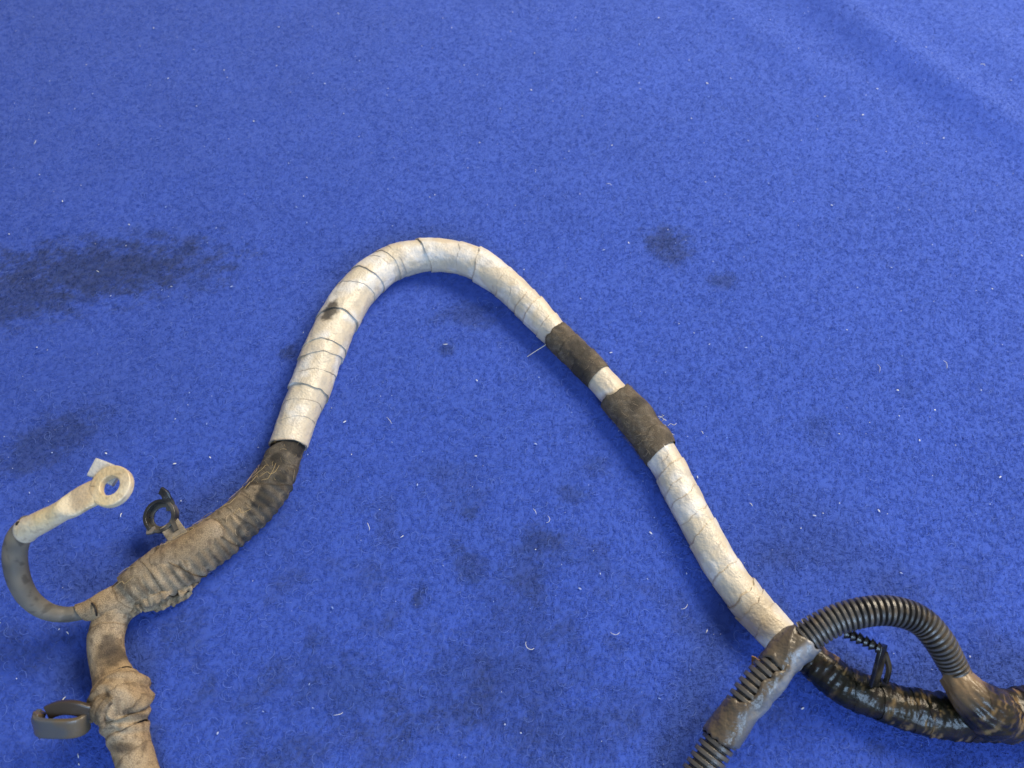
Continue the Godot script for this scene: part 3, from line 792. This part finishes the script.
# the black taped section and the wrap where the conduit joins it
func harness_black(harness: Node3D) -> void:
	var path := make_path([Vector4(0.0956, 0.0050, 0.1051, 0.0050), Vector4(0.1016, 0.0056, 0.1107, 0.0056), Vector4(0.1088, 0.0059, 0.1170, 0.0059), Vector4(0.1164, 0.0060, 0.1203, 0.0060), Vector4(0.1246, 0.0063, 0.1234, 0.0063), Vector4(0.1336, 0.0066, 0.1255, 0.0066), Vector4(0.1426, 0.0070, 0.1265, 0.0070), Vector4(0.1520, 0.0075, 0.1262, 0.0075), Vector4(0.1604, 0.0076, 0.1257, 0.0076), Vector4(0.1713, 0.0080, 0.1248, 0.0080), Vector4(0.1844, 0.0080, 0.1239, 0.0080)])
	var shape := func(s, phi, r):
		var d := Vector2(sin(phi), cos(phi))
		var k: float = 1.0 + 0.08 * n_mid.get_noise_3d(s * 0.4, d.x * 0.005, d.y * 0.005) + 0.09 * n_fine.get_noise_3d(s * 1.3, d.x * 0.0012, d.y * 0.0012)
		return d * r * k
	var trunk := holder("black_trunk", harness)
	trunk.set_meta("label", "thick glossy black taped trunk leaving at the right edge")
	tape_round(trunk, M.black, path, 0.0, path.length, 0.0060, 0.0004, shape, black_colour, 80, 0.3, 0.0012)
	var joint := make_path([Vector4(0.1388, 0.0160, 0.1132, 0.0041), Vector4(0.1403, 0.0170, 0.1176, 0.0047), Vector4(0.1427, 0.0170, 0.1220, 0.0062), Vector4(0.1476, 0.0140, 0.1253, 0.0078), Vector4(0.1532, 0.0110, 0.1267, 0.0075)])
	var brown := func(s, phi, q, _e):
		var c := black_colour(s, phi, q, 0.01)
		return mixc(c, Color(0.22, 0.155, 0.09), 0.9 * ss(-0.25, 0.25, n_mid.get_noise_3dv(q * 0.35 + Vector3(0.9, 0, 0)) ) * (1.0 - 0.92 * ss(0.006, 0.012, s)))
	var joint_shape := func(s, phi, r):
		var d := Vector2(sin(phi), cos(phi))
		var pleat: float = 0.00014 * sin(phi * 17.0 + s * 420.0 + 5.0 * n_mid.get_noise_2d(s, phi * 0.002)) * ss(0.004, 0.012, s)
		return d * (r * (1.0 + 0.05 * n_mid.get_noise_3d(s * 0.5, d.x * 0.006, d.y * 0.006) + 0.05 * n_fine.get_noise_3d(s * 0.4, d.x * 0.008, d.y * 0.008)) + pleat)
	var wrap_ := holder("junction_wrap", harness)
	wrap_.set_meta("label", "dusty brown pleated tape where the conduit joins")
	tape_round(wrap_, M.black, joint, 0.0, joint.length, 0.012, 0.0004, joint_shape, brown, 88, 0.2, 0.0015)
	# fir-tree push mount on a post
	var mount := holder("push_mount", harness)
	mount.set_meta("label", "small black toothed push mount behind the conduit loop")
	var black := func(s, phi, q): return mixc(Color(0.014, 0.013, 0.012), Color(0.075, 0.058, 0.036), ss(0.0, 0.5, n_mid.get_noise_3dv(q * 0.5)))
	obj("post", strip([Vector4(0.1149, 0.0130, 0.1175, 0.0010), Vector4(0.1150, 0.0180, 0.1141, 0.0009), Vector4(0.1151, 0.0220, 0.1107, 0.0009), Vector4(0.1156, 0.0240, 0.1078, 0.0009)], 0.0021, 0.0007, Vector3(0.5, 0.3, 0.8).normalized(), black), M.plastic, mount)
	obj("brace", strip([Vector4(0.1189, 0.0130, 0.1169, 0.0010), Vector4(0.1190, 0.0170, 0.1134, 0.0009), Vector4(0.1166, 0.0220, 0.1095, 0.0009)], 0.0007, 0.0007, Vector3(0.5, 0.3, 0.8).normalized(), black), M.plastic, mount)
	var teeth := make_path([Vector4(0.1065, 0.0200, 0.1032, 0.0010), Vector4(0.1103, 0.0220, 0.1058, 0.0009), Vector4(0.1153, 0.0240, 0.1093, 0.0009)])
	obj("toothed_stem", sweep(teeth, 0.0, teeth.length, 0.0002, 24, func(s, phi, _r):
		var saw: float = fposmod(s, 0.0019) / 0.0019
		return round_(s, phi, 0.0009 + 0.0011 * (1.0 - saw)), black), M.plastic, mount)

# corrugated conduit looping over the sleeve
func harness_conduit(harness: Node3D) -> void:
	var path := make_path([Vector4(0.0489, 0.0100, 0.1531, 0.0052), Vector4(0.0550, 0.0110, 0.1452, 0.0052), Vector4(0.0610, 0.0130, 0.1374, 0.0052), Vector4(0.0675, 0.0160, 0.1290, 0.0052), Vector4(0.0741, 0.0190, 0.1208, 0.0053), Vector4(0.0820, 0.0220, 0.1131, 0.0051), Vector4(0.0907, 0.0250, 0.1062, 0.0050), Vector4(0.0999, 0.0280, 0.1014, 0.0048), Vector4(0.1093, 0.0300, 0.0991, 0.0047), Vector4(0.1184, 0.0300, 0.0988, 0.0047), Vector4(0.1268, 0.0280, 0.1010, 0.0047), Vector4(0.1325, 0.0250, 0.1059, 0.0047), Vector4(0.1374, 0.0200, 0.1115, 0.0045), Vector4(0.1406, 0.0170, 0.1164, 0.0042), Vector4(0.1437, 0.0140, 0.1194, 0.0041)], Vector3.UP, 0.0003)
	var pitch := 0.00175
	var coarse_to := nearest(path, Vector3(0.0849, 0.0230, 0.1106))  # a coarser piece of tube up to the tape, a finer one beyond it
	var col := func(s, phi, q):
		var c := mixc(Color(0.036, 0.037, 0.039), Color(0.092, 0.087, 0.08), ss(-0.25, 0.45, n_mid.get_noise_3dv(q * 0.25)))
		c = mixc(c, Color(0.17, 0.13, 0.085), 0.5 * ss(0.15, 0.55, n_fine.get_noise_3dv(q * 0.5)))
		return c
	obj("conduit", sweep(path, 0.0, path.length, pitch / 12.0, 56, func(s, phi, r):
		var x: float = fposmod((s - coarse_to) / (pitch if s > coarse_to else 0.0022), 1.0)
		var ridge := ss(0.0, 0.09, x) * (1.0 - ss(0.67, 0.76, x))
		return round_(s, phi, r * (1.0 + 0.012 * n_mid.get_noise_2d(s * 0.2, 0.0)) - 0.0014 * (1.0 - ridge)), col, false), M.plastic, harness).set_meta("label", "black corrugated conduit arching over the white sleeve")
	# torn vinyl tape on it: open on the far left side, so that the ribs show
	var tape := holder("conduit_tape", harness)
	tape.set_meta("label", "torn shiny grey tape round the conduit")
	var s_of := func(q: Vector3) -> float: return nearest(path, q)
	var vinyl := func(s, phi, q):
		var c := mixc(Color(0.22, 0.225, 0.24), Color(0.11, 0.113, 0.12), ss(-0.2, 0.4, n_mid.get_noise_3dv(q * 0.3)))  # bluish grey paints the reflection on black tape; the brown is dirt
		return mixc(c, Color(0.088, 0.067, 0.044), 0.95 * ss(0.0, 0.12, 0.35 * n_mid.get_noise_3dv(q * 0.4) + (0.35 - phi) * 0.4))
	var pieces := [  # from, to, first and last angle (0 is up, positive to the right of the way), unevenness
		[s_of.call(Vector3(0.0910, 0.0250, 0.1059)), s_of.call(Vector3(0.0820, 0.0220, 0.1131)), -2.6, 2.9],
		[s_of.call(Vector3(0.0830, 0.0220, 0.1122)), s_of.call(Vector3(0.0706, 0.0170, 0.1251)), 0.15, 2.9],
		[s_of.call(Vector3(0.0713, 0.0170, 0.1243)), s_of.call(Vector3(0.0641, 0.0150, 0.1334)), -2.6, 2.9],
	]
	for k in 3:
		var pc: Array = pieces[k]
		var lo: float = minf(pc[0], pc[1])
		var hi: float = maxf(pc[0], pc[1])
		var nu := int((hi - lo) / 0.0004)
		var nv := 72
		var pos := PackedVector3Array()
		var cols := PackedColorArray()
		for i in nu + 1:
			for j in nv + 1:
				var x := float(i) / nu
				var y := float(j) / nv
				var s := lerpf(lo, hi, x)
				var phi := lerpf(pc[2], pc[3], y)
				var rag := 0.0022 * n_mid.get_noise_3d(phi * 0.004, k * 0.1, 0.0)
				s += rag * (1.0 if x > 0.5 else -1.0) * absf(x - 0.5) * 2.0 + 0.0015 * (phi - 0.3) * 0.5
				phi += 0.5 * n_mid.get_noise_2d(s * 0.5, k * 0.3) * absf(y - 0.5) * 2.0
				var f := path.frame(s)
				var edge := minf(minf(x, 1.0 - x) * (hi - lo), minf(y, 1.0 - y) * (pc[3] - pc[2]) * f[1])
				var wr := 0.00050 * n_mid.get_noise_3d(s * 0.5, phi * 0.0018, k) + 0.00085 * (0.3 - absf(n_mid.get_noise_3d(s * 0.3 + phi * 0.002, phi * 0.0012, 5.0)))
				var r: float = f[1] + 0.0004 + k % 2 * 0.0003 + wr * 1.5 - 0.0004 * (1.0 - ss(0.0, 0.0005, edge))
				var q: Vector3 = f[0] + (f[3] * sin(phi) + f[4] * cos(phi)) * r
				pos.append(q)
				cols.append(vinyl.call(s, phi, q))
		obj("tape_piece", grid(nu + 1, nv + 1, pos, cols, false), M.vinyl, tape)
	obj("tape_tail", strip([Vector4(0.0770, 0.0140, 0.1104, 0.0010), Vector4(0.0782, 0.0150, 0.1112, 0.0010), Vector4(0.0794, 0.0170, 0.1125, 0.0009)], 0.0016, 0.0003, Vector3(0, 0.7, 0.7), func(s, phi, q): return Color(0.40, 0.24, 0.12)), M.beige, tape)

func on_cloth(q: Vector3) -> Vector3:
	return Vector3(q.x, cloth_height(q.x, q.z), q.z)

func build_lint() -> void:
	# the wisps that can be told apart
	var spots := [
		[Vector3(0.0075, 0.0000, 0.1041), 0.009, 3.6, 2.0, 0.00020, "curled white lint fibre like a hook on the felt at bottom centre"],
		[Vector3(-0.0531, 0.0000, 0.0596), 0.006, 0.8, 0.9, 0.00020, "short white lint fibre right of the brown taped branch"],
		[Vector3(0.0078, 0.0000, 0.0541), 0.005, 1.0, 0.8, 0.00018, "tiny white lint tick inside the arch, left of the curl under the dark bands"],
		[Vector3(0.0125, 0.0000, 0.0596), 0.007, -2.2, 0.4, 0.00016, "thin pale lint curl inside the arch below the lumpy dark band"],
		[Vector3(-0.0395, 0.0000, 0.0646), 0.0025, 0.5, 2.2, 0.00032, "white lint grain on the felt right of the short white fibre"],
		[Vector3(-0.0268, 0.0000, -0.0183), 0.004, 1.2, 2.2, 0.00028, "white lint speck in a dark spot under the top of the arch"],
		[Vector3(-0.0579, 0.0000, 0.1253), 0.006, -1.0, 0.0, 0.00018, "white lint fibre on the felt near the bottom edge, right of the trunk"],
		[Vector3(-0.1523, 0.0000, 0.0988), 0.0026, 0.4, 0.3, 0.00034, "white lint grain below the looped battery cable"],
		[Vector3(-0.1381, 0.0000, 0.1366), 0.0028, 0.4, 0.6, 0.00032, "white lint grain below the open grey clip"],
		[Vector3(-0.1479, 0.0000, 0.1213), 0.004, -0.7, -0.3, 0.00034, "white lint flake touching the top of the open grey clip"],
		[Vector3(-0.1439, 0.0000, 0.0561), 0.003, 0.2, 1.3, 0.00030, "white lint grain between the ring terminal and the ring clip"],
		[Vector3(0.1499, 0.0000, -0.0086), 0.008, 1.2, 1.2, 0.00014, "thin pale lint fibre on the felt at right, above the conduit"],
		[Vector3(0.1776, 0.0000, -0.0105), 0.008, 1.0, 1.1, 0.00016, "bent pale lint fibre near the right edge of the felt"],
		[Vector3(0.2465, 0.0000, -0.1930), 0.005, 0.8, 0.2, 0.00026, "white lint tuft on the fold in the far right corner"],
		[Vector3(0.0447, 0.0000, -0.1087), 0.005, 0.6, 0.2, 0.00018, "pale lint fibre on clean felt above the dark band"],
		[Vector3(-0.0969, 0.0000, -0.2365), 0.003, 0.3, 0.4, 0.00034, "white lint grain at the far edge of the felt, left of centre"],
		[Vector3(-0.2345, 0.0000, -0.1374), 0.006, 1.4, 0.5, 0.00022, "white lint curl above the large dark stain at left"],
		[Vector3(-0.1832, 0.0000, -0.0567), 0.003, 0.3, 0.4, 0.00030, "white lint grain in the middle of the large dark stain"],
		[Vector3(-0.0495, 0.0000, 0.0160), 0.007, 0.5, 0.5, 0.00014, "thin pale lint fibre inside the arch, right of its lower left leg"],
		[Vector3(0.0337, 0.0000, 0.0988), 0.007, -1.8, 1.3, 0.00016, "pale lint curl on the felt left of the conduit tape"],
		[Vector3(0.0738, 0.0000, 0.0222), 0.003, 0.3, 0.9, 0.00026, "white lint grain right of the lumpy dark band"],
		[Vector3(0.0881, 0.0000, 0.0522), 0.003, 0.3, 0.9, 0.00026, "white lint grain right of the lower white sleeve"],
		[Vector3(0.0612, 0.0000, 0.0893), 0.006, 0.7, 1.8, 0.00016, "thin white lint fibre left of the lower white sleeve"],
		[Vector3(0.0671, 0.0000, 0.0978), 0.003, 0.3, 2.0, 0.00030, "white lint grain left of the conduit crossing"],
	]
	for k: Array in spots:
		lint(on_cloth(k[0]), k[1] * 0.55, k[2], k[3], k[4] * 0.5, k[5], "lint on the felt")
	# dust too small to count
	var tuft := SphereMesh.new()
	tuft.radius = 0.00016; tuft.height = 0.0002; tuft.radial_segments = 6; tuft.rings = 3
	var mm := MultiMesh.new()
	mm.transform_format = MultiMesh.TRANSFORM_3D
	mm.use_colors = true
	mm.mesh = tuft
	mm.instance_count = 1300
	for i in mm.instance_count:
		var z := rng.randf_range(-0.27, 0.18)
		var x := rng.randf_range(-0.31, 0.31)
		var size := pow(rng.randf(), 3.0) * 1.6 + 0.55
		var b := Basis(Vector3.UP, rng.randf() * TAU).scaled(Vector3(rng.randf_range(0.8, 2.6), 1.0, 1.0) * size)
		mm.set_instance_transform(i, Transform3D(Basis(Vector3.UP, rng.randf() * TAU) * b, Vector3(x, cloth_height(x, z) + 0.0002, z)))
		mm.set_instance_color(i, mixc(Color(0.10, 0.20, 0.60), Color(0.62, 0.64, 0.68), rng.randf()))
	var dust := MultiMeshInstance3D.new()
	dust.name = "dust"
	dust.multimesh = mm
	dust.material_override = M.lint
	tag(dust, "fine pale dust specks strewn over the blue felt", "dust", "", "stuff")
	add_child(dust)
